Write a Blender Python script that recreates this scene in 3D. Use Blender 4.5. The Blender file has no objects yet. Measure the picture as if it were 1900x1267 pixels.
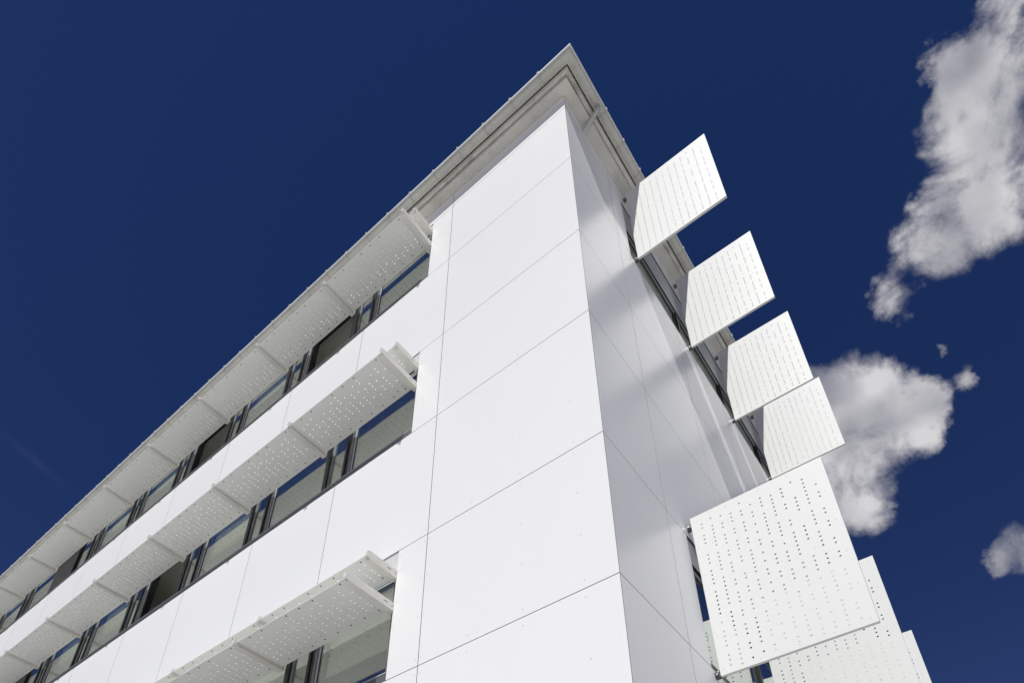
import bpy, math, random
from mathutils import Vector, Matrix
random.seed(7)
S = bpy.context.scene
COL = S.collection

# ------------------------------------------------------------------ camera
cam_d = bpy.data.cameras.new('camera')
cam = bpy.data.objects.new('camera', cam_d)
COL.objects.link(cam)
e, r, a = (math.radians(v) for v in (33.718, 0.797, 129.059))
fwd = Vector((math.cos(a) * math.cos(e), math.sin(a) * math.cos(e), math.sin(e)))
rgt = Vector((math.sin(a), -math.cos(a), 0))
upv = rgt.cross(fwd)
R2 = math.cos(r) * rgt + math.sin(r) * upv
U2 = -math.sin(r) * rgt + math.cos(r) * upv
m = Matrix((R2, U2, -fwd)).transposed().to_4x4()
m.translation = Vector((1.950, -4.056, 1.6))
cam.matrix_world = m
cam_d.sensor_width = 36.0
cam_d.lens = 36.0 * 1350.66 / 1900
cam_d.shift_x = (950 - 903.1) / 1900
cam_d.shift_y = (1232.9 - 633.5) / 1900
cam_d.clip_start = 0.05
cam_d.clip_end = 3000
S.camera = cam

# ------------------------------------------------------------------ light
SUN = Vector((0.30, -1.0, 1.49)).normalized()
elev = math.asin(SUN.z)
sun_d = bpy.data.lights.new('sun', 'SUN')
sun_d.energy = 4.6
sun_d.angle = math.radians(0.5)
sun_d.color = (0.985, 0.98, 0.925)
sun = bpy.data.objects.new('sun', sun_d)
COL.objects.link(sun)
sun.rotation_euler = SUN.to_track_quat('Z', 'Y').to_euler()

W = bpy.data.worlds.new('World')
S.world = W
W.use_nodes = True
nt = W.node_tree
nt.nodes.clear()


class NB:
    """tiny node builder"""
    def __init__(self, tree): self.t = tree
    def n(self, typ, **kw):
        o = self.t.nodes.new(typ)
        for k, v in kw.items(): setattr(o, k, v)
        return o
    def set(self, sock, v):
        if hasattr(v, 'is_linked') or isinstance(v, bpy.types.NodeSocket): self.t.links.new(v, sock)
        else: sock.default_value = v
    def math(self, op, a, b=None, c=None, clamp=False):
        o = self.n('ShaderNodeMath', operation=op, use_clamp=clamp)
        self.set(o.inputs[0], a)
        if b is not None: self.set(o.inputs[1], b)
        if c is not None: self.set(o.inputs[2], c)
        return o.outputs[0]
    def vec(self, op, a, b=None):
        o = self.n('ShaderNodeVectorMath', operation=op)
        self.set(o.inputs[0], a)
        if b is not None: self.set(o.inputs[1], b)
        return o.outputs[1] if op in ('DOT_PRODUCT', 'LENGTH') else o.outputs[0]
    def mix(self, f, a, b, kind='RGBA', blend='MIX'):
        o = self.n('ShaderNodeMix', data_type=kind, blend_type=blend)
        ins = [i for i in o.inputs if i.enabled]
        self.set(ins[0], f); self.set(ins[1], a); self.set(ins[2], b)
        return [q for q in o.outputs if q.enabled][0]
    def noise(self, v, scale, detail=2.0, rough=0.5, dist=0.0):
        o = self.n('ShaderNodeTexNoise')
        self.t.links.new(v, o.inputs['Vector'])
        o.inputs['Scale'].default_value = scale
        o.inputs['Detail'].default_value = detail
        o.inputs['Roughness'].default_value = rough
        o.inputs['Distortion'].default_value = dist
        return o
    def smooth(self, v, lo, hi, a=0.0, b=1.0):
        o = self.n('ShaderNodeMapRange', interpolation_type='SMOOTHSTEP')
        self.set(o.inputs[0], v)
        for i, q in enumerate((lo, hi, a, b)): o.inputs[i + 1].default_value = q
        return o.outputs[0]


b = NB(nt)
sky = b.n('ShaderNodeTexSky', sky_type='NISHITA')
sky.sun_disc = False
sky.sun_elevation = elev
sky.sun_rotation = math.atan2(SUN.x, SUN.y)
sky.altitude = 600
sky.air_density = 0.9
sky.dust_density = 0.05
sky.ozone_density = 2.2
# polarised, deep blue sky of the photograph
hsv = b.n('ShaderNodeHueSaturation')
hsv.inputs['Hue'].default_value = 0.512
hsv.inputs['Saturation'].default_value = 1.32
hsv.inputs['Value'].default_value = 0.89
nt.links.new(sky.outputs[0], hsv.inputs['Color'])
tc = b.n('ShaderNodeTexCoord')
sep = b.n('ShaderNodeSeparateXYZ')
nt.links.new(tc.outputs['Generated'], sep.inputs[0])
zz = b.math('MAXIMUM', sep.outputs[2], 0.03)
com = b.n('ShaderNodeCombineXYZ')
b.set(com.inputs[0], b.math('DIVIDE', sep.outputs[0], zz))
b.set(com.inputs[1], b.math('DIVIDE', sep.outputs[1], zz))
UV = com.outputs[0]            # position on a flat cloud layer overhead
CLOUDS = [(0.264, 0.548, 27.171, 3.612, -18.745, 23.616), (0.245, 0.561, 32.763, 4.885, -22.316, 28.13), (0.22, 0.559, 38.075, 6.58, -25.988, 32.769), (0.194, 0.567, 50.892, 9.918, -34.482, 43.503), (0.236, 0.623, 21.891, 3.264, -14.097, 17.793), (0.238, 0.687, 18.81, 2.63, -11.464, 14.486), (0.204, 0.682, 24.599, 4.133, -15.047, 19.023), (0.171, 0.703, 48.124, 9.259, -28.945, 36.623), (0.187, 0.748, 26.161, 4.521, -15.159, 19.192), (0.147, 0.76, 29.65, 6.001, -17.022, 21.568), (0.118, 0.769, 35.426, 7.894, -20.186, 25.593), (0.085, 0.781, 50.993, 12.57, -28.792, 36.53), (0.096, 0.835, 70.283, 16.026, -38.058, 48.328), (0.235, 0.77, 30.724, 4.085, -17.503, 22.153),
          (-0.039, 0.895, 20.037, 6.283, -10.387, 13.232), (-0.01, 0.95, 16.081, 4.536, -8.018, 10.22), (-0.046, 1.017, 13.369, 3.922, -6.366, 8.129), (0.041, 0.976, 20.786, 5.068, -10.177, 12.968), (0.017, 1.038, 19.818, 4.938, -9.308, 11.878), (0.067, 1.056, 36.223, 7.792, -16.813, 21.449), (-0.072, 1.104, 14.344, 4.209, -6.456, 8.26), (-0.06, 1.197, 26.212, 7.102, -11.142, 14.279), (-0.106, 1.188, 25.392, 7.595, -10.853, 13.916), (0.145, 1.448, 32.642, 4.34, -12.057, 15.478), (0.104, 1.506, 43.891, 6.544, -15.736, 20.236), (0.156, 1.536, 36.014, 4.381, -12.715, 16.348), (0.137, 0.975, 68.15, 12.274, -33.386, 42.481), (0.131, 0.903, 108.114, 20.909, -55.724, 70.814),
          (0.081, 1.067, 56.39, 11.555, -25.989, 33.155), (0.076, 0.978, 42.872, 9.442, -20.96, 26.696), (-0.048, 1.189, 35.375, 9.391, -15.112, 19.36), (0.073, 0.786, 54.099, 13.772, -30.417, 38.603), (0.153, 0.697, 53.652, 11.13, -32.422, 41.029),
          (0.264, 0.531, 34.389, 4.65, -24.108, 30.364), (0.076, 0.96, 32.436, 7.227, -16.059, 20.446), (0.25, 0.528, 40.558, 6.047, -28.516, 35.92), (0.189, 0.553, 54.004, 10.931, -37.067, 46.757), (0.039, 0.95, 28.008, 6.979, -13.966, 17.787), (0.21, 0.552, 47.26, 8.627, -32.48, 40.956), (0.26, 0.598, 32.569, 4.256, -21.454, 27.056), (0.091, 0.8, 47.409, 11.308, -26.369, 33.465)]
# warp the layer so that the banks get ragged outlines
DIR = tc.outputs['Generated']
w1 = b.noise(DIR, 9.0, 4.0, 0.6)
w2 = b.noise(DIR, 34.0, 6.0, 0.7)
off = b.vec('SCALE', b.vec('SUBTRACT', w1.outputs[1], (0.5, 0.5, 0.5)))
off.node.inputs['Scale'].default_value = 0.11
off2 = b.vec('SCALE', b.vec('SUBTRACT', w2.outputs[1], (0.5, 0.5, 0.5)))
off2.node.inputs['Scale'].default_value = 0.045
UVw = b.vec('ADD', b.vec('ADD', UV, off), off2)
field = None
for (cx, cy, ax, ay, bx, by) in CLOUDS:
    d = b.vec('SUBTRACT', UVw, (cx, cy, 0))
    qx = b.vec('DOT_PRODUCT', d, (ax, ay, 0))
    qy = b.vec('DOT_PRODUCT', d, (bx, by, 0))
    q = b.math('ADD', b.math('MULTIPLY', qx, qx), b.math('MULTIPLY', qy, qy))
    f = b.math('EXPONENT', b.math('MULTIPLY', q, -0.85))
    if cy < 0.84 and cx < 0.13 and cy > 0.75: f = b.math('MULTIPLY', f, 0.30)      # thin torn tail
    if cy > 1.4: f = b.math('MULTIPLY', f, 1.9)
    field = f if field is None else b.math('ADD', field, f)
n1 = b.noise(DIR, 10.5, 9.0, 0.57, 0.4)
n3 = b.noise(DIR, 32.0, 6.0, 0.60, 0.2)
lf = b.math('LOGARITHM', b.math('MAXIMUM', field, 0.001), 2.718)
edge = b.smooth(lf, -3.0, -1.0)
dens = b.math('ADD', b.math('MULTIPLY_ADD', b.math('MINIMUM', lf, 1.6), 0.78, 0.18),
              b.math('ADD', b.math('MULTIPLY', b.math('SUBTRACT', n1.outputs[0], 0.5), 5.6),
                     b.math('MULTIPLY', b.math('SUBTRACT', n3.outputs[0], 0.5), 1.25)))
front = b.math('GREATER_THAN', sep.outputs[2], 0.0)
alpha = b.smooth(dens, -0.55, 0.95)
alpha = b.math('MULTIPLY', b.math('MULTIPLY', alpha, front), edge)
n2 = b.noise(DIR, 9.0, 2.0, 0.45)
n1b = b.noise(b.vec('ADD', DIR, (0.010, -0.030, 0.0)), 14.0, 5.0, 0.55)
n1c = b.noise(DIR, 14.0, 5.0, 0.55)
painted_relief = b.math('MULTIPLY', b.math('SUBTRACT', n1c.outputs[0], n1b.outputs[0]), 0.9)  # sunward cloud sides painted lighter with an offset noise
lum = b.math('ADD', b.smooth(n2.outputs[0], 0.34, 0.60), painted_relief)
lum = b.math('MULTIPLY', lum, b.smooth(dens, -0.2, 1.0, 0.55, 1.0), clamp=True)
ccol = b.mix(lum, (0.28, 0.285, 0.335, 1), (0.66, 0.65, 0.67, 1))
# faint vapour trail above the long front
tv = b.vec('SUBTRACT', UV, (-1.1685, 0.168, 0))
ta = b.vec('DOT_PRODUCT', tv, (0.332, 13.943, 0))      # along, -1..1
tb = b.vec('DOT_PRODUCT', tv, (-64.057, -18.699, 0))      # across
trail = b.math('MULTIPLY', b.math('EXPONENT', b.math('MULTIPLY', b.math('MULTIPLY', tb, tb), -2.5)),
               b.math('EXPONENT', b.math('MULTIPLY', b.math('MULTIPLY', ta, ta), -1.6)))
trail = b.math('MULTIPLY', b.math('MULTIPLY', trail, front), b.math('MULTIPLY', w2.outputs[0], 0.04))
alpha = b.math('MAXIMUM', alpha, trail)
bg = b.n('ShaderNodeBackground')
nt.links.new(b.mix(1.0, hsv.outputs[0], (1.65, 0.97, 1.02, 1), blend='MULTIPLY'), bg.inputs[0])
bg.inputs[1].default_value = 0.05
bg2 = b.n('ShaderNodeBackground')
nt.links.new(ccol, bg2.inputs[0])
bg2.inputs[1].default_value = 1.0
mx = b.n('ShaderNodeMixShader')
nt.links.new(alpha, mx.inputs[0])
nt.links.new(bg.outputs[0], mx.inputs[1])
nt.links.new(bg2.outputs[0], mx.inputs[2])
wo = b.n('ShaderNodeOutputWorld')
nt.links.new(mx.outputs[0], wo.inputs[0])

S.view_settings.view_transform = 'Standard'
S.view_settings.look = 'None'
S.view_settings.exposure = 0.0
S.view_settings.gamma = 1.0
S.view_settings.use_curve_mapping = False
S.render.engine = 'CYCLES'
S.cycles.max_bounces = 10
S.cycles.diffuse_bounces = 5
S.cycles.glossy_bounces = 6
S.cycles.transparent_max_bounces = 16
S.cycles.sample_clamp_indirect = 6.0


# ------------------------------------------------------------------ materials
def mat(name, col, rough=0.5, metal=0.0, spec=0.5, var=0.0, vscale=3.0, bump=0.0, bscale=60.0, stain=0.0, obj_var=0.0, soft=0.0):
    M = bpy.data.materials.new(name)
    M.use_nodes = True
    t = M.node_tree
    p = t.nodes['Principled BSDF']
    p.inputs['Base Color'].default_value = (*col, 1)
    p.inputs['Roughness'].default_value = rough
    p.inputs['Metallic'].default_value = metal
    p.inputs['Specular IOR Level'].default_value = spec
    q = NB(t)
    c = q.n('ShaderNodeTexCoord').outputs['Object']
    out = None
    if var:
        nz = q.noise(c, vscale, 5.0, 0.6)
        dark = tuple(v * (1 - var) for v in col)
        out = q.mix(q.smooth(nz.outputs[0], 0.3, 0.7), (*dark, 1), (*col, 1))
        rr = q.smooth(nz.outputs[0], 0.3, 0.7, rough * 0.85, min(1, rough * 1.15))
        t.links.new(rr, p.inputs['Roughness'])
    if soft:      # barely visible rain streaks and tone drift
        mp = q.n('ShaderNodeMapping')
        t.links.new(c, mp.inputs[0])
        mp.inputs['Scale'].default_value = (2.2, 2.2, 0.35)
        oi = q.n('ShaderNodeObjectInfo')
        nz = q.noise(q.vec('ADD', mp.outputs[0], oi.outputs['Location']), 1.6, 3.0, 0.55)
        out = q.mix(nz.outputs[0], (*[v * (1 - soft) for v in col], 1), (*[min(1, v * (1 + soft)) for v in col], 1))
    if stain:
        mp = q.n('ShaderNodeMapping')
        t.links.new(c, mp.inputs[0])
        mp.inputs['Scale'].default_value = (1.3, 1.3, 6.0)
        nz = q.noise(mp.outputs[0], 1.7, 8.0, 0.68)
        base = out if out is not None else (*col, 1)
        out = q.mix(q.smooth(nz.outputs[0], 0.52, 0.72, 0.0, stain), base, (col[0] * .45, col[1] * .42, col[2] * .36, 1))
    if obj_var:
        oi = q.n('ShaderNodeObjectInfo')
        base = out if out is not None else (*col, 1)
        k = q.smooth(oi.outputs['Random'], 0.0, 1.0, 1.0 - obj_var, 1.0)
        cc = q.n('ShaderNodeCombineXYZ')
        for i in range(3): t.links.new(k, cc.inputs[i])
        out = q.mix(1.0, base, cc.outputs[0], blend='MULTIPLY')
    if out is not None: t.links.new(out, p.inputs['Base Color'])
    if bump:
        nz = q.noise(c, bscale, 3.0, 0.5)
        bp = q.n('ShaderNodeBump')
        bp.inputs['Strength'].default_value = bump
        bp.inputs['Distance'].default_value = 0.01
        t.links.new(nz.outputs[0], bp.inputs['Height'])
        t.links.new(bp.outputs[0], p.inputs['Normal'])
    return M


M_PANEL = mat('white_facade_panel', (0.80, 0.80, 0.807), 0.33, spec=0.34, soft=0.014, obj_var=0.02)
M_EDGE = mat('panel_core_edge', (0.20, 0.20, 0.205), 0.7)
M_SHEET = mat('white_perforated_sheet', (0.70, 0.70, 0.695), 0.42, spec=0.4, obj_var=0.02)
M_SHADE = mat('pale_grey_sunshade_sheet', (0.79, 0.785, 0.77), 0.5, spec=0.4, obj_var=0.05)
M_BRACKET = mat('cream_bracket_paint', (0.72, 0.70, 0.655), 0.45, var=0.10, vscale=5.0)
M_STEEL = mat('dark_steel', (0.10, 0.105, 0.11), 0.35, metal=0.5)
M_BOLT = mat('bright_bolt', (0.62, 0.61, 0.58), 0.3, metal=0.9)
M_RIVET = mat('panel_rivet', (0.60, 0.61, 0.62), 0.4)
M_BACK = mat('dark_joint_backing', (0.05, 0.05, 0.05), 0.9)
M_ALU = mat('grey_aluminium', (0.36, 0.37, 0.385), 0.35, metal=0.35, var=0.12, vscale=6.0)
M_SILL = mat('sill_profile', (0.17, 0.175, 0.18), 0.35, metal=0.3, var=0.1)
M_LIGHTALU = mat('pale_window_frame', (0.40, 0.415, 0.43), 0.45)
M_BLACK = mat('black_window_gasket', (0.012, 0.014, 0.015), 0.35)
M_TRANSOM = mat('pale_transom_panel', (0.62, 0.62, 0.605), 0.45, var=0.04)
M_TRANSOM_SHADED = mat('shaded_transom_panel', (0.44, 0.445, 0.45), 0.5, var=0.04)  # darker copy of the pale transom, shade under the fins put into the colour
M_ZINC = mat('weathered_zinc_gutter', (0.58, 0.575, 0.535), 0.5, metal=0.1, var=0.14, vscale=2.2, stain=0.25)
M_SEAM = mat('gutter_seam', (0.48, 0.475, 0.44), 0.5, metal=0.1)
M_LIP = mat('bright_gutter_lip', (0.74, 0.75, 0.73), 0.35, metal=0.2)
M_SOFFIT = mat('painted_concrete_soffit', (0.70, 0.68, 0.635), 0.8, var=0.16, vscale=2.0, bump=0.15, bscale=40, stain=0.5)
M_BOARD = mat('eaves_board', (0.70, 0.675, 0.635), 0.7, var=0.18, vscale=3.0, stain=0.85)
M_TILE = mat('clay_roof_tile', (0.30, 0.13, 0.08), 0.8, var=0.3, vscale=8.0)
M_PIPE = mat('grey_downpipe', (0.50, 0.50, 0.49), 0.35, metal=0.2, var=0.1)
M_CEIL = mat('interior_ceiling', (0.90, 0.89, 0.82), 0.9)
M_FABRIC = mat('added_bright_blind_fabric', (0.66, 0.655, 0.61), 0.9)
M_INNER = mat('interior_wall', (0.62, 0.60, 0.55), 0.9)
M_FLOOR = mat('interior_floor', (0.30, 0.28, 0.24), 0.7)
M_CORE = mat('wall_core', (0.12, 0.12, 0.12), 0.95)
M_GROUND = mat('ground_gravel_asphalt', (0.42, 0.415, 0.40), 0.9, var=0.25, vscale=0.6, bump=0.4, bscale=30)
M_PAVE = mat('concrete_paving', (0.52, 0.515, 0.50), 0.85, var=0.2, vscale=3.0, bump=0.2, bscale=80)


def glass_mat():
    M = bpy.data.materials.new('green_tinted_window_glass')
    M.use_nodes = True
    t = M.node_tree
    t.nodes.clear()
    q = NB(t)
    g = q.n('ShaderNodeBsdfGlossy')
    g.inputs['Color'].default_value = (0.88, 0.92, 0.885, 1)
    g.inputs['Roughness'].default_value = 0.0
    tr = q.n('ShaderNodeBsdfTransparent')
    tr.inputs['Color'].default_value = (0.935, 0.955, 0.915, 1)
    lw = q.n('ShaderNodeLayerWeight')
    lw.inputs['Blend'].default_value = 0.55
    f = q.smooth(lw.outputs['Facing'], 0.2, 1.0, 0.12, 0.75)
    mx = q.n('ShaderNodeMixShader')
    t.links.new(f, mx.inputs[0])
    t.links.new(tr.outputs[0], mx.inputs[1])
    t.links.new(g.outputs[0], mx.inputs[2])
    o = q.n('ShaderNodeOutputMaterial')
    t.links.new(mx.outputs[0], o.inputs[0])
    return M


M_GLASS = glass_mat()


# ------------------------------------------------------------------ mesh helpers
class MB:
    def __init__(self): self.v = []; self.f = []
    def box(self, x0, x1, y0, y1, z0, z1):
        i = len(self.v)
        self.v += [(x0, y0, z0), (x1, y0, z0), (x1, y1, z0), (x0, y1, z0), (x0, y0, z1), (x1, y0, z1), (x1, y1, z1), (x0, y1, z1)]
        self.f += [tuple(i + k for k in q) for q in ((0, 3, 2, 1), (4, 5, 6, 7), (0, 1, 5, 4), (1, 2, 6, 5), (2, 3, 7, 6), (3, 0, 4, 7))]
        return self
    def disc(self, c, axis, rad, h, n=8):
        """short cylinder standing out from c along axis (unit vector)"""
        ax = Vector(axis); u = ax.orthogonal().normalized(); w = ax.cross(u); c = Vector(c)
        i = len(self.v)
        for k in range(n):
            t = 2 * math.pi * k / n
            d = u * math.cos(t) * rad + w * math.sin(t) * rad
            self.v.append(tuple(c + d)); self.v.append(tuple(c + d * 0.86 + ax * h))
        for k in range(n):
            a0 = i + 2 * k; a1 = i + 2 * ((k + 1) % n)
            self.f.append((a0, a1, a1 + 1, a0 + 1))
        self.f.append(tuple(i + 2 * k + 1 for k in range(n)))
        return self
    def mesh(self, name, m=None):
        me = bpy.data.meshes.new(name)
        me.from_pydata(self.v, [], self.f)
        me.update()
        if m: me.materials.append(m)
        return me
    def build(self, name, m, parent=None, **props):
        return link(name, self.mesh(name, m), parent, **props)


def link(name, me, parent=None, loc=None, **props):
    o = bpy.data.objects.new(name, me)
    COL.objects.link(o)
    if loc is not None: o.location = loc
    if parent is not None: o.parent = parent
    for k, v in props.items(): o[k] = v
    return o


def empty(name, loc, **props):
    o = bpy.data.objects.new(name, None)
    o.empty_display_size = 0.3
    COL.objects.link(o)
    o.location = loc
    for k, v in props.items(): o[k] = v
    return o


def smooth(o):
    for p in o.data.polygons: p.use_smooth = True
    return o


# ------------------------------------------------------------------ ground
g = MB(); g.v = [(-900, -900, 0), (900, -900, 0), (900, 900, 0), (-900, 900, 0)]; g.f = [(0, 1, 2, 3)]
g.build('ground', M_GROUND, kind='structure')
pv = MB().box(-30, 6, -3.2, -0.05, -0.05, 0.12).box(0.05, 3.2, -0.05, 30, -0.05, 0.118)
pv.build('pavement', M_PAVE, kind='structure')

# ------------------------------------------------------------------ building
SILLS = [1.71, 5.42, 9.12, 12.81]
HEAD = 1.72
XEND, YEND = -23.0, 13.0
TOP = 14.87
GAP = 0.004
T = 0.008
bld = empty('office_building', (0, 0, 0), label='white panelled office building corner with ribbon windows, seen steeply from below', category='building')

# solid cores behind the cladding, leaving the window bands open
core = MB()
bandsL = []
zs = [0.0]
for s in SILLS: zs += [s, s + HEAD if s < 12 else 14.47]
zs.append(TOP)
for i in range(0, len(zs), 2):
    core.box(XEND, -0.022, 0.022, 0.24, zs[i], zs[i + 1] - (0.002 if i < 8 else 0))
for s in SILLS: core.box(-2.66, -0.022, 0.022, 0.24, s, (s + HEAD if s < 12 else 14.47) - 0.002)
core.build('wall_core', M_CORE, bld)
core = MB()
RB = [(0.0, 5.42), (7.14, 12.78), (14.47, TOP)]
for z0, z1 in RB: core.box(-0.24, -0.022, 0.242, YEND, z0, z1 - 0.002)
for z0, z1 in ((5.42, 7.14), (12.78, 14.47)): core.box(-0.24, -0.022, 0.242, 1.68 if z0 < 9 else 1.62, z0, z1 - 0.002)
core.box(-0.24, -0.022, YEND - 0.3, YEND - 0.001, 5.42, 7.138).box(-0.24, -0.022, YEND - 0.3, YEND - 0.001, 12.78, 14.468)
core.build('wall_core', M_CORE, bld)

# cladding panels, each a piece of its own; riveted
PM = {}
riv = MB()


def edged(me, ax):
    me.materials.append(M_EDGE)
    for p in me.polygons:
        if abs(p.normal[ax]) < 0.5: p.material_index = 1
    return me


def panelL(x0, x1, z0, z1, cols=None):
    x0 += GAP; x1 -= GAP; z0 += GAP; z1 -= GAP
    key = ('L', round(x1 - x0, 3), round(z1 - z0, 3))
    if key not in PM: PM[key] = edged(MB().box(0, x1 - x0, 0, T, 0, z1 - z0).mesh('facade_panel', M_PANEL), 1)
    o = link('facade_panel', PM[key], bld, (x0, 0, z0))
    w = x1 - x0; h = z1 - z0
    if h > 0.6:
        cs = cols or ([x0 + 0.035, (x0 + x1) / 2, x1 - 0.035] if w > 0.8 else [x0 + 0.035, x1 - 0.035])
        nr = max(2, int(h / 0.55) + 1)
        for cx in cs:
            for j in range(nr):
                riv.disc((cx, 0.0, z0 + 0.085 + (h - 0.17) * j / (nr - 1)), (0, -1, 0), 0.0075, 0.002)


def panelR(y0, y1, z0, z1, cols=None):
    y0 += GAP; y1 -= GAP; z0 += GAP; z1 -= GAP
    key = ('R', round(y1 - y0, 3), round(z1 - z0, 3))
    if key not in PM: PM[key] = edged(MB().box(-T, 0, 0, y1 - y0, 0, z1 - z0).mesh('facade_panel', M_PANEL), 0)
    link('facade_panel', PM[key], bld, (0, y0, z0))
    w = y1 - y0; h = z1 - z0
    if h > 0.6:
        cs = cols or ([y0 + 0.035, (y0 + y1) / 2, y1 - 0.035] if w > 0.8 else [y0 + 0.035, y1 - 0.035])
        nr = max(2, int(h / 0.55) + 1)
        for cy in cs:
            for j in range(nr):
                riv.disc((0.0, cy, z0 + 0.085 + (h - 0.17) * j / (nr - 1)), (1, 0, 0), 0.0075, 0.002)


LEV = [0.12, 1.71, 3.43, 5.42, 7.13, 9.12, 10.85, 12.81, 14.45]
NB_ = 10                                      # bays along the long front
JX = [-2.185] + [-4.05 - 1.84 * k for k in range(NB_)] + [XEND]
for i in range(len(LEV) - 1):
    z0, z1 = LEV[i], LEV[i + 1]
    panelL(-2.185, 0.004, z0, z1, cols=[-0.32, -0.95, -1.58, -2.15])
    if i % 2 == 0:
        for k in range(len(JX) - 1): panelL(JX[k + 1], JX[k], z0, z1)
    else:
        panelL(-2.62, -2.185, z0, z1)
JF = [0.004, -2.185] + [-4.05 - 3.68 * k for k in range(6)]
for k in range(len(JF) - 1): panelL(JF[k + 1], JF[k], 14.45, TOP + 0.004)
panelL(XEND, JF[-1], 14.45, TOP + 0.004)
JY = [0.006, 1.25] + [3.09 + 1.84 * k for k in range(6)]
for i in range(len(LEV) - 1):
    z0, z1 = LEV[i], LEV[i + 1]
    if z0 == 12.81: z0 = 12.78
    if z1 == 12.81: z1 = 12.78
    panelR(0.006, 1.25, z0, z1, cols=[0.10, 0.62, 1.215])
    if i in (3, 7): panelR(1.25, 1.72 if i == 3 else 1.64, z0, z1)
    else:
        for k in range(1, len(JY) - 1): panelR(JY[k], JY[k + 1], z0, z1)
for k in range(len(JY) - 1): panelR(JY[k], JY[k + 1], 14.45, TOP + 0.004)
riv.build('fastener', M_RIVET, bld, kind='stuff')
# plaster side and back walls, floors and rooms
sd = MB().box(XEND + 0.001, XEND + 0.3, 0.26, YEND, 0, TOP).box(XEND + 0.301, -0.25, YEND - 0.3, YEND, 0, TOP)
sd.build('rear_wall', M_PANEL, bld)
for s in SILLS:
    c1 = s + 1.70
    rm = MB()
    for k in range(22): rm.box(-2.25 - 0.92 * (k + 1) + 0.006, -2.25 - 0.92 * k - 0.006, 0.245, 0.84, c1, c1 + 0.16)
    rm.build('ceiling', M_CEIL, bld)
    rm = MB().box(XEND + 0.31, -2.25, 0.842, 0.98, c1 - 0.10, c1 + 0.16)
    rm.box(XEND + 0.31, -2.25, 5.0, 5.1, s - 0.9, c1 + 0.1)
    for k in range(0, 6): rm.box(-6.16 - 3.68 * k, -6.08 - 3.68 * k, 1.3, 4.99, s - 0.9, c1)
    rm.build('interior_wall', M_INNER, bld)
    rm = MB().box(XEND + 0.31, -2.25, 0.982, 4.998, c1 + 0.001, c1 + 0.15)
    rm.build('ceiling', M_INNER, bld)
    MB().box(XEND + 0.31, -2.25, 0.245, 4.998, s - 1.1, s - 0.9).build('floor', M_FLOOR, bld)
for s in (5.42, 12.78):
    rm = MB().box(-2.2, -0.245, 0.26, YEND - 0.31, s + 1.70, s + 1.84)
    rm.build('ceiling', M_CEIL, bld)
    MB().box(-2.2, -0.245, 0.26, YEND - 0.31, s - 1.1, s - 0.9).box(-2.24, -2.21, 0.26, YEND - 0.31, s - 0.9, s + 1.84).build('interior_wall', M_INNER, bld)


# ------------------------------------------------------------------ windows, long front
def frame(mb, x0, x1, z0, z1, y0, y1, wd):
    mb.box(x0, x1, y0, y1, z0, z0 + wd).box(x0, x1, y0, y1, z1 - wd, z1)
    mb.box(x0, x0 + wd, y0, y1, z0 + wd, z1 - wd).box(x1 - wd, x1, y0, y1, z0 + wd, z1 - wd)
    return mb


OPEN = {(12.81, 1), (12.81, 3), (9.12, 3)}
GZ0, GZ1 = 0.115, 1.37
WM = {}


def meshof(key, fn, m):
    if key not in WM: WM[key] = fn().mesh(key[0], m)
    return WM[key]


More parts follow.
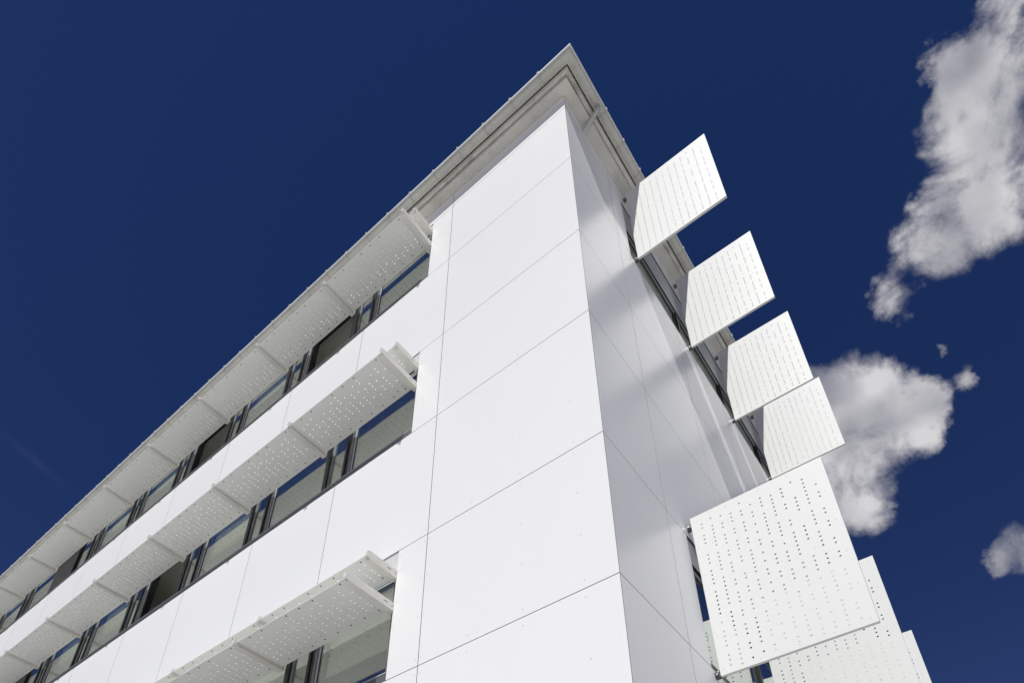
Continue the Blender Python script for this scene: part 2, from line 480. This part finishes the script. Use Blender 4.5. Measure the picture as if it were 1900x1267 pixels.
for s in SILLS:
    MB().box(XEND + 0.01, -2.625, 0.008, 0.075, s - 0.010, s + 0.098).build('window_sill', M_SILL, bld)
    MB().box(XEND + 0.01, -2.625, 0.003, 0.058, s + 0.0985, s + 0.112).build('sill_flashing', M_LIGHTALU, bld)
    zt = 14.44 if s > 12 else s + HEAD - 0.004
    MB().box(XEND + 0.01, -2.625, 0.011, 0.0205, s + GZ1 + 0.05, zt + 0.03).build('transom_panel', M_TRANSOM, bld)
    MB().box(XEND + 0.01, -2.625, 0.036, 0.118, s + GZ1 + 0.002, s + GZ1 + 0.048).build('head_frame', M_LIGHTALU, bld)
    for k in range(NB_ + 1):
        A = -4.37 - 1.84 * k
        B = A + 0.395
        xl = B + 0.135
        xr = -2.63 if k == 0 else A + 1.84 - 0.035
        w = xr - xl
        # main sash
        f = link('window', meshof(('window', round(w, 2)), lambda: frame(MB(), 0, w, GZ0, GZ1, 0.045, 0.125, 0.030), M_LIGHTALU), bld, (xl, 0, s))
        if (s, k) in OPEN:
            link('seal', meshof(('seal', round(w, 2), 'o'), lambda: frame(MB(), 0.042, w - 0.042, GZ0 + 0.042, GZ1 - 0.042, 0.05, 0.16, 0.05), M_BLACK), f)
            # casement swung into the room, hinged by the post
            hs = link('sash', meshof(('sash', round(w, 2), 'o'), lambda: frame(MB(), -(w - 0.12), 0, GZ0 + 0.06, GZ1 - 0.06, 0, 0.05, 0.07), M_TRANSOM), f, (w - 0.06, 0.17, 0))
            hs.rotation_euler = (0, 0, -math.radians(38))
            hp = link('pane', meshof(('pane', round(w, 2), 'o'), lambda: MB().box(-(w - 0.19), -0.07, 0.02, 0.03, GZ0 + 0.13, GZ1 - 0.13), M_GLASS), f, (w - 0.06, 0.17, 0))
            hp.rotation_euler = (0, 0, -math.radians(38))
        else:
            link('seal', meshof(('seal', round(w, 2)), lambda: frame(MB(), 0.032, w - 0.032, GZ0 + 0.032, GZ1 - 0.032, 0.050, 0.075, 0.012), M_BLACK), f)
            hb = {12.81: 0.86, 9.12: 0.58, 5.42: 0.62, 1.71: 0.5}[s] + 0.05 * ((k * 7) % 5 - 2) / 2
            if s < 9 or k in (2, 4, 5, 8): MB().box(0.05, w - 0.05, 0.150, 0.153, hb, GZ1).box(0.05, w - 0.05, 0.143, 0.160, hb - 0.025, hb).build('added_bright_blind', M_FABRIC, f)  # blinds added to brighten the upper zone behind the glass
            link('pane', meshof(('pane', round(w, 2)), lambda: MB().box(0.045, w - 0.045, 0.056, 0.064, GZ0 + 0.045, GZ1 - 0.045), M_GLASS), f)
        # narrow side light between the two dark posts
        f = link('window', meshof(('window', 'n'), lambda: frame(MB(), 0, 0.325, GZ0, GZ1, 0.055, 0.11, 0.022), M_ALU), bld, (A + 0.037, 0, s))
        link('pane', meshof(('pane', 'n'), lambda: MB().box(0.023, 0.302, 0.066, 0.074, GZ0 + 0.023, GZ1 - 0.023), M_GLASS), f)
        link('mullion', meshof(('mullion', 'a'), lambda: MB().box(-0.033, 0.035, 0.022, 0.125, 0.113, GZ1), M_BLACK), bld, (A, 0, s))
        link('mullion', meshof(('mullion', 'b'), lambda: MB().box(-0.031, 0.012, 0.030, 0.125, 0.113, GZ1).box(0.014, 0.06, 0.045, 0.12, 0.113, GZ1).box(0.064, 0.08, 0.035, 0.1, 0.113, GZ1), M_BLACK), bld, (B, 0, s))
        link('cover_strip', meshof(('cover_strip', 'b'), lambda: MB().box(0.084, 0.132, 0.035, 0.1, 0.113, GZ1), M_SILL), bld, (B, 0, s))
        if k == 6 and s > 9:
            MB().box(-15.40, -14.22, 0.012, 0.03, s + 0.10, s + 1.30).build('dark_board', M_BLACK, bld, label='black board standing in the window opening')  # plain black board in front of the glass

# ------------------------------------------------------------------ windows, short side
for s, zt, tz in ((5.42, 7.120, 1.34), (12.78, 14.438, 0.90)):
    MB().box(-0.075, -0.008, 1.645, YEND - 0.31, s - 0.010, s + 0.055).build('window_sill', M_BLACK, bld)
    MB().box(-0.058, -0.003, 1.645, YEND - 0.31, s + 0.0552, s + 0.070).build('sill_flashing', M_LIGHTALU, bld)
    for k in range(6):
        MB().box(-0.0205, -0.011, 1.646 + 1.8 * k, 1.646 + 1.8 * (k + 1) - 0.006, s + tz, zt - 0.012).build('transom_panel', M_TRANSOM_SHADED, bld)
    MB().box(-0.090, -0.034, 1.645, YEND - 0.31, s + tz - 0.022, s + tz - 0.002).build('head_frame', M_BLACK, bld)
    MB().box(-0.090, -0.040, 1.645, YEND - 0.31, s + tz - 0.060, s + tz - 0.0225).build('head_frame', M_LIGHTALU, bld)
    for k in range(6):
        y0 = 1.66 + 1.80 * k
        w = 1.72; h1 = tz - 0.062
        fo = link('window', meshof(('window', 'r', tz), lambda: MB().box(-0.125, -0.05, 0, w, 0.075, 0.115).box(-0.125, -0.05, 0, w, h1 - 0.03, h1).box(-0.125, -0.05, 0, 0.04, 0.1151, h1 - 0.0301).box(-0.125, -0.05, w - 0.04, w, 0.1151, h1 - 0.0301), M_BLACK), bld, (0, y0, s))
        link('seal', meshof(('seal', 'r', tz), lambda: MB().box(-0.07, -0.052, 0.041, 0.055, 0.116, h1 - 0.031).box(-0.07, -0.052, w - 0.055, w - 0.041, 0.116, h1 - 0.031).box(-0.07, -0.052, 0.056, w - 0.056, h1 - 0.044, h1 - 0.031), M_BLACK), fo)
        link('pane', meshof(('pane', 'r', tz), lambda: MB().box(-0.068, -0.060, 0.056, w - 0.056, 0.116, h1 - 0.0445), M_GLASS), fo)
        link('mullion', meshof(('mullion', 'r', tz), lambda: MB().box(-0.125, -0.022, 0.004, 0.074, 0.072, h1), M_BLACK), bld, (0, y0 + w, s))


# ------------------------------------------------------------------ eaves, gutter, roof
def sweep(name, prof, m, x_end=XEND - 0.35, y_end=YEND + 0.35, parent=bld, closed=True, sm=False):
    """prof: (outward offset, z) list, mitred round the corner of the building"""
    v = []
    for o, z in prof: v.append((x_end, -o, z))
    for o, z in prof: v.append((o, -o, z))
    for o, z in prof: v.append((o, y_end, z))
    n = len(prof); f = []
    rng = range(n) if closed else range(n - 1)
    for st in (0, 1):
        for i in rng:
            j = (i + 1) % n
            f.append((st * n + i, st * n + j, (st + 1) * n + j, (st + 1) * n + i))
    if closed:
        f.append(tuple(range(n - 1, -1, -1))); f.append(tuple(2 * n + i for i in range(n)))
    mb = MB(); mb.v = v; mb.f = f
    o = mb.build(name, m, parent)
    return o


sweep('soffit', [(-0.30, TOP + 0.006), (0.158, TOP + 0.006), (0.158, 14.935), (0.150, 14.935), (0.150, 15.02), (-0.30, 15.02)], M_SOFFIT)
sweep('eaves_board', [(0.154, 14.985), (0.172, 14.975), (0.208, 14.985), (0.213, 15.0), (0.213, 15.13), (0.154, 15.13)], M_BOARD)
GP = [(0.236, 15.20), (0.232, 15.095), (0.236, 15.078), (0.30, 15.072), (0.335, 15.078), (0.356, 15.092), (0.368, 15.115), (0.374, 15.145)]
GPI = [(0.240, 15.20), (0.237, 15.098), (0.240, 15.082), (0.30, 15.076), (0.333, 15.082), (0.352, 15.096), (0.364, 15.117), (0.370, 15.145)]
gut = sweep('gutter', GP + GPI[::-1], M_ZINC)
bead = [(0.372, 15.130), (0.386, 15.126), (0.391, 15.132), (0.391, 15.172), (0.386, 15.178), (0.372, 15.176)]
sweep('gutter_lip', bead, M_LIP, parent=gut)
# seams with clips
ring = []
for i in range(len(GP)):
    o, z = GP[i]
    ring.append((o, z))


def seam_mesh(axis):
    mb = MB(); n = len(ring)
    for t in (-0.012, 0.012):
        for o, z in ring:
            oo = o + (0.007 if o > 0.3 else (-0.003 if o < 0.234 else 0)); z2 = z - (0.007 if z < 15.09 else 0)
            mb.v.append((t, -oo, z2) if axis == 'x' else (oo, t, z2))
    for i in range(n - 1): mb.f.append((i, i + 1, n + i + 1, n + i))
    for t in (-0.012, 0.012):
        for o, z in ring: mb.v.append((t, -o, z) if axis == 'x' else (o, t, z))
    for st in (0, 1):
        for i in range(n - 1):
            q = (st * n + i, st * n + i + 1, (st + 2) * n + i + 1, (st + 2) * n + i)
            mb.f.append(q)
    if axis == 'x': mb.box(-0.016, 0.016, -0.398, -0.360, 15.160, 15.200)
    else: mb.box(0.360, 0.399, -0.014, 0.014, 15.158, 15.198)
    return mb


sx = seam_mesh('x').mesh('gutter_clip', M_SEAM)
sy = seam_mesh('y').mesh('gutter_clip', M_SEAM)
for k in range(43): link('gutter_clip', sx, gut, (-0.187 - 0.535 * k, 0, 0))
for k in range(23): link('gutter_clip', sy, gut, (0, 0.652 + 0.537 * k, 0))
# roof: eaves flashing, slopes and the first course of tiles
fl = sweep('eaves_flashing', [(0.20, 15.225), (0.378, 15.184), (0.384, 15.186), (0.384, 15.196), (0.20, 15.245)], M_LIP)
rh = 15.24 + 5.0 * math.tan(math.radians(16))
mb = MB()
mb.v = [(XEND - 0.30, -0.31, 15.25), (0.31, -0.31, 15.25), (0.31, YEND + 0.30, 15.25), (XEND - 0.30, YEND + 0.30, 15.25), (-6.3, 6.3, 17.2), (XEND + 6, 6.3, 17.2)]
mb.f = [(0, 1, 4, 5), (1, 2, 4), (2, 3, 5, 4), (3, 0, 5)]
roof = mb.build('roof', M_TILE, bld)
tl = MB()
for k in range(108): tl.box(-0.05 - 0.215 * k - 0.10, -0.05 - 0.215 * k + 0.10, -0.30, -0.05, 15.262, 15.285)
for k in range(62): tl.box(0.05, 0.30, -0.05 + 0.215 * k - 0.10, -0.05 + 0.215 * k + 0.10, 15.263, 15.286)
tl.build('roof_tile', M_TILE, roof, kind='stuff')

# downpipe: outlet under the gutter, swan neck back to the wall
path = [Vector(p) for p in ((0.315, 0.50, 15.08), (0.315, 0.50, 15.03), (0.305, 0.505, 14.985), (0.275, 0.51, 14.95), (0.20, 0.52, 14.90), (0.10, 0.535, 14.825), (0.03, 0.545, 14.775), (-0.02, 0.55, 14.74))]
mb = MB(); N = 16
for i, p in enumerate(path):
    d = (path[min(i + 1, len(path) - 1)] - path[max(i - 1, 0)]).normalized()
    u = d.cross(Vector((0, 1, 0.15))).normalized(); w = d.cross(u)
    for k in range(N):
        t = 2 * math.pi * k / N
        mb.v.append(tuple(p + u * 0.036 * math.cos(t) + w * 0.036 * math.sin(t)))
for i in range(len(path) - 1):
    for k in range(N):
        mb.f.append((i * N + k, i * N + (k + 1) % N, (i + 1) * N + (k + 1) % N, (i + 1) * N + k))
smooth(mb.build('downpipe', M_PIPE, bld))


# ------------------------------------------------------------------ perforated sheets
def sheet(cols, u_edges, v0, v1, pitch, rad, th, to3, fold, nseg=12):
    """perforated tray.  cols: list of (u_centre, [v of holes]);  u_edges: strip borders (len+1);
       to3(u, v, d) -> xyz with d = depth behind the front face."""
    mb = MB()
    V = mb.v; F = mb.f

    def quad(u0, u1, a, c):
        if c - a < 1e-5: return
        for d, fl in ((0, 0), (th, 1)):
            i = len(V)
            V.extend([to3(u0, a, d), to3(u1, a, d), to3(u1, c, d), to3(u0, c, d)])
            F.append((i, i + 1, i + 2, i + 3) if not fl else (i + 3, i + 2, i + 1, i))
    umin, umax = u_edges[0], u_edges[-1]
    for ci, (uc, vs) in enumerate(cols):
        u0, u1 = u_edges[ci], u_edges[ci + 1]
        h = 0.0205
        # cell around the hole is square: uc +- h ; strips beside it are plain
        quad(u0, uc - h, v0, v1); quad(uc + h, u1, v0, v1)
        cur = v0
        for v in sorted(vs):
            quad(uc - h, uc + h, cur, v - h)
            cur = v + h
            idx = []
            for d in (0, th):
                base = len(V)
                for su, sv in ((-1, -1), (1, -1), (1, 1), (-1, 1)): V.append(to3(uc + su * h, v + sv * h, d))
                arc = []
                for k in range(nseg):
                    t = -3 * math.pi / 4 + 2 * math.pi * k / nseg
                    arc.append(len(V)); V.append(to3(uc + rad * math.cos(t), v + rad * math.sin(t), d))
                q = nseg // 4
                for s4 in range(4):
                    pts = [arc[(s4 * q + j) % nseg] for j in range(q + 1)]
                    face = [base + s4, base + (s4 + 1) % 4] + pts[::-1]
                    F.append(tuple(face) if d == 0 else tuple(face[::-1]))
                idx.append(arc)
            for k in range(nseg):
                k2 = (k + 1) % nseg
                F.append((idx[0][k2], idx[0][k], idx[1][k], idx[1][k2]))
        quad(uc - h, uc + h, cur, v1)
    # folded rim
    def wall(ua, va, ub, vb):
        i = len(V)
        V.extend([to3(ua, va, 0), to3(ub, vb, 0), to3(ub, vb, fold), to3(ua, va, fold)])
        F.append((i, i + 1, i + 2, i + 3))
        # inner face of the rim
        cu, cv = (umin + umax) / 2, (v0 + v1) / 2
        sh = lambda u, v: (u + (0.004 if u < cu else -0.004), v + (0.004 if v < cv else -0.004))
        a2, b2 = sh(ua, va), sh(ub, vb)
        i = len(V)
        V.extend([to3(*a2, th), to3(*b2, th), to3(*b2, fold), to3(*a2, fold)])
        F.append((i + 3, i + 2, i + 1, i))
        i = len(V)
        V.extend([to3(ua, va, fold), to3(ub, vb, fold), to3(*b2, fold), to3(*a2, fold)])
        F.append((i, i + 1, i + 2, i + 3))
    wall(umin, v0, umax, v0); wall(umax, v0, umax, v1); wall(umax, v1, umin, v1); wall(umin, v1, umin, v0)
    return mb


# ---- vertical fins on the short side
FIN = [[(0, 2), (3, 3), (8, 3), (12, 4), (17, 6), (24, 1), (26, 4), (31, 3)],
       [(0, 1), (2, 6), (9, 5), (15, 7), (23, 6), (30, 5)],
       [(0, 1), (2, 2), (5, 3), (9, 2), (12, 3), (16, 2), (19, 3), (23, 2), (26, 3), (30, 2), (33, 1)],
       [(1, 3), (5, 2), (8, 3), (12, 2), (16, 2), (19, 2), (22, 3), (26, 6), (33, 2)],
       [(-1, 1), (1, 2), (4, 3), (8, 2), (11, 6), (18, 3), (22, 2), (25, 3), (29, 2), (32, 2)],
       [(1, 1), (3, 2), (6, 1), (8, 1), (10, 2), (13, 1), (15, 1), (17, 2), (20, 1), (22, 1), (24, 2), (27, 1), (29, 1), (31, 2), (34, 1)],
       [(0, 3), (4, 6), (11, 2), (14, 3), (18, 2), (21, 3), (25, 2), (28, 3), (32, 2)],
       [(1, 6), (8, 4), (13, 1), (15, 3), (19, 3), (24, 4), (29, 6)],
       [(0, 3), (4, 2), (8, 2), (11, 6), (18, 2), (21, 3), (25, 2), (28, 3), (32, 2)],
       [(0, 1), (4, 4), (11, 4), (18, 4), (23, 1), (25, 4), (30, 1), (32, 3)],
       [(0, 7), (8, 4), (13, 4), (18, 3), (22, 5), (28, 6)],
       [(3, 1), (5, 2), (9, 2), (12, 2), (16, 2), (19, 2), (23, 2), (26, 2), (30, 2), (33, 2)]]
FH = 2.035
cols = []
for i, runs in enumerate(FIN):
    top = FH - 0.147 - 0.0028 * i + (0.0273 if i % 2 else 0)
    vs = [top - 0.0547 * (r0 + j) for r0, n in runs for j in range(n)]
    cols.append((0.173 + 0.1056 * i, [v for v in vs if 0.05 < v < FH - 0.05]))
ue = [0.060] + [0.173 + 0.1056 * (i + 0.5) for i in range(11)] + [1.452]
fin_me = sheet(cols, ue, 0, FH, 0.0547, 0.0104, 0.007, lambda u, v, d: (u, d, v), 0.036, 16).mesh('perforated_panel', M_SHEET)
fr = MB()
for z in [0.06 + 0.383 * k for k in range(6)]:
    fr.disc((0.10, 0, z), (0, -1, 0), 0.006, 0.002, 6); fr.disc((1.395, 0, z), (0, -1, 0), 0.006, 0.002, 6)
for x in (0.45, 0.80, 1.10):
    fr.disc((x, 0, 0.045), (0, -1, 0), 0.006, 0.002, 6); fr.disc((x, 0, FH - 0.045), (0, -1, 0), 0.006, 0.002, 6)
    fr.disc((x + 0.05, 0, 1.0), (0, -1, 0), 0.006, 0.002, 6)
fr_me = fr.mesh('fastener', M_RIVET)
bk_me = MB().box(-0.004, 0.10, 0.010, 0.062, -0.028, 0.030).mesh('bracket', M_STEEL)
bo = MB(); bo.disc((0.028, 0.036, 0.030), (0, 0, 1), 0.014, 0.012).disc((0.028, 0.010, 0.0), (0, -1, 0), 0.015, 0.014)
bo_me = bo.mesh('bolt', M_BOLT)
ORD = ['first', 'second', 'third', 'fourth', 'fifth', 'sixth', 'seventh', 'eighth', 'ninth', 'tenth', 'eleventh']


def make_fin(y, z, label, group):
    t = empty('sun_fin', (0, y, z), label=label, category='sun fin', group=group)
    p = link('perforated_panel', fin_me, t)
    link('fastener', fr_me, p, kind='stuff')
    for zz_ in (0.035, FH - 0.10):
        q = link('bracket', bk_me, t, (0, 0, zz_))
        link('bolt', bo_me, q)
    return t


UPL = ['white perforated fin nearest the corner, topmost in the picture, under the gutter',
       'second white fin down the top-floor side, overlapping the gutter edge',
       'third white fin down the top-floor side, just above the large cloud',
       'small-looking white fin in front of the cloud, lowest of the four upper ones']
for i, L in enumerate(UPL): make_fin((1.75, 3.56, 5.30, 7.12)[i], (12.79, 12.745, 12.635, 12.70)[i], L, 'upper perforated sun fins on the short side')
LOL = ['biggest white perforated fin in the foreground at lower right, its holes clearly round',
       'white fin half hidden behind and below the biggest foreground fin, stepping out to its right',
       'white fin showing only a narrow strip at the lower right edge against blue sky']
for i, L in enumerate(LOL): make_fin(1.75 + 1.82 * i, 5.315, L, 'lower perforated sun fins on the short side')

# ---- horizontal sunshades on the long front
C13 = [[.443, .333, .225, .175, .121], [.524, .467, .363, .307, .253, .199, .147, .093], [.496, .388, .281, .227, .174],
       [.578, .417, .363, .306, .201, .149, .096], [.55, .497, .388, .336, .23, .177, .122], [.524, .417, .308, .257, .202, .151, .098],
       [.445, .388, .284, .231, .124], [.471, .366, .311, .257, .202, .151, .097], [.551, .499, .445, .339, .285, .232, .179, .126],
       [.526, .418, .366, .259, .206, .097], [.447, .393, .34, .285, .177, .129], [.476, .367, .312, .259, .206, .153, .101],
       [.393, .34, .287, .181, .129], [.524, .418, .363, .255, .2, .147, .093], [.5, .39, .336, .23, .175], [.578, .47, .363, .31, .2, .147], [.445, .338, .283, .23, .123]]
DEP = 0.645


def shade_sheet(n, depth):
    cs = []
    for i in range(n):
        vs = [v for v in C13[i % 17] if v < depth - 0.07]
        cs.append((-0.15 - 0.1064 * i, vs))
    cs = cs[::-1]
    w = 0.075 + 0.1064 * n + 0.012
    ue = [-w] + [(cs[i][0] + cs[i + 1][0]) / 2 for i in range(n - 1)] + [-0.014]
    # u along x (negative), v = distance out from the wall, d = up
    return sheet(cs, ue, 0.004, depth, 0.0545, 0.0098, 0.0065, lambda u, v, d: (u, -v, d), 0.0067, 12)


sh_low = shade_sheet(17, DEP - 0.005).mesh('perforated_panel', M_SHADE)
sh_up = shade_sheet(17, 0.43).mesh('perforated_panel', M_SHADE)
sh_end = shade_sheet(2, 0.43).mesh('perforated_panel', M_SHADE)


def screws(n, depth):
    mb = MB()
    for i in range(0, n, 2):
        x = -0.15 - 0.1064 * i
        mb.disc((x, -0.067, 0), (0, 0, -1), 0.0105, 0.004)
        if (i // 2) % 4 != 1: mb.disc((x, -(depth - 0.04), 0), (0, 0, -1), 0.0105, 0.004)
    return mb


sc_low = screws(17, DEP).mesh('fastener', M_STEEL)
sc_up = screws(17, 0.43).mesh('fastener', M_STEEL)


def bracket_mb(L):
    mb = MB()
    # web hung beside the sheet, deeper at the wall, with a folded foot under the sheet
    h0, h1 = -0.042, 0.062
    i = len(mb.v)
    for x in (0.0, 0.006):
        mb.v += [(x, -L, h0 + 0.018), (x, -L + 0.05, h0), (x, 0.03, h0), (x, 0.03, h1), (x, -L + 0.03, h1), (x, -L, h1 - 0.025)]
    n = 6
    mb.f += [tuple(range(i, i + n)), tuple(range(i + 2 * n - 1, i + n - 1, -1))]
    for k in range(n):
        k2 = (k + 1) % n
        mb.f.append((i + k2, i + k, i + n + k, i + n + k2))
    mb.box(-0.068, -0.0002, -L + 0.045, 0.02, h0, h0 + 0.006)      # foot
    mb.box(-0.026, -0.0004, -L + 0.002, -L + 0.010, h0 + 0.020, h1 - 0.028)   # end stop catching the sun
    mb.box(-0.068, -0.0002, 0.0202, 0.027, h0, h1)
    return mb


bl_me = bracket_mb(0.675).mesh('bracket', M_BRACKET)
bu_me = bracket_mb(0.445).mesh('bracket', M_BRACKET)
slot = MB().box(0.0062, 0.0075, -0.150, -0.095, 0.012, 0.020).box(0.0062, 0.0075, -0.035, -0.020, 0.004, 0.014)
slot_me = slot.mesh('slot', M_STEEL)


def make_shade(x, z, low, label, group, panel=None):
    t = empty('sunshade', (x, 0, z), label=label, category='sunshade', group=group)
    p = link('perforated_panel', panel or (sh_low if low else sh_up), t)
    if panel is not sh_end: link('fastener', sc_low if low else sc_up, p, kind='stuff')
    q = link('bracket', bl_me if low else bu_me, t)
    link('slot', slot_me, q)
    return t


XB = -2.612
for s, row, last in ((12.81, 'top-floor', 10), (9.12, 'middle', 9), (5.42, 'bottom', 5)):
    zl = s + (0.945 if s > 12 else (0.955 if s > 9 else 0.90))
    for k in range(last):
        if k == 0: L = 'pale perforated sunshade plate at the corner end of the %s window row' % row
        else: L = 'pale perforated sunshade plate, %s from the corner in the %s window row' % (ORD[k], row)
        if row == 'bottom': L = L.replace('sunshade plate', 'sunshade plate, lower tier')
        make_shade(XB - 1.84 * k, zl, True, L, 'sunshade plates over the %s window row' % row)
    if row == 'bottom':
        for k in range(last):
            w = 'at the corner end' if k == 0 else ORD[k] + ' from the corner'
            make_shade(XB - 1.84 * k, s + 1.345, False, 'narrower cream upper-tier sunshade plate, %s, bottom window row' % w, 'upper tier plates over the bottom window row')
    else:
        make_shade(XB, s + 1.375, False, 'short cream perforated end plate above the first sunshade of the %s window row' % row, 'short end plates by the corner', sh_end)
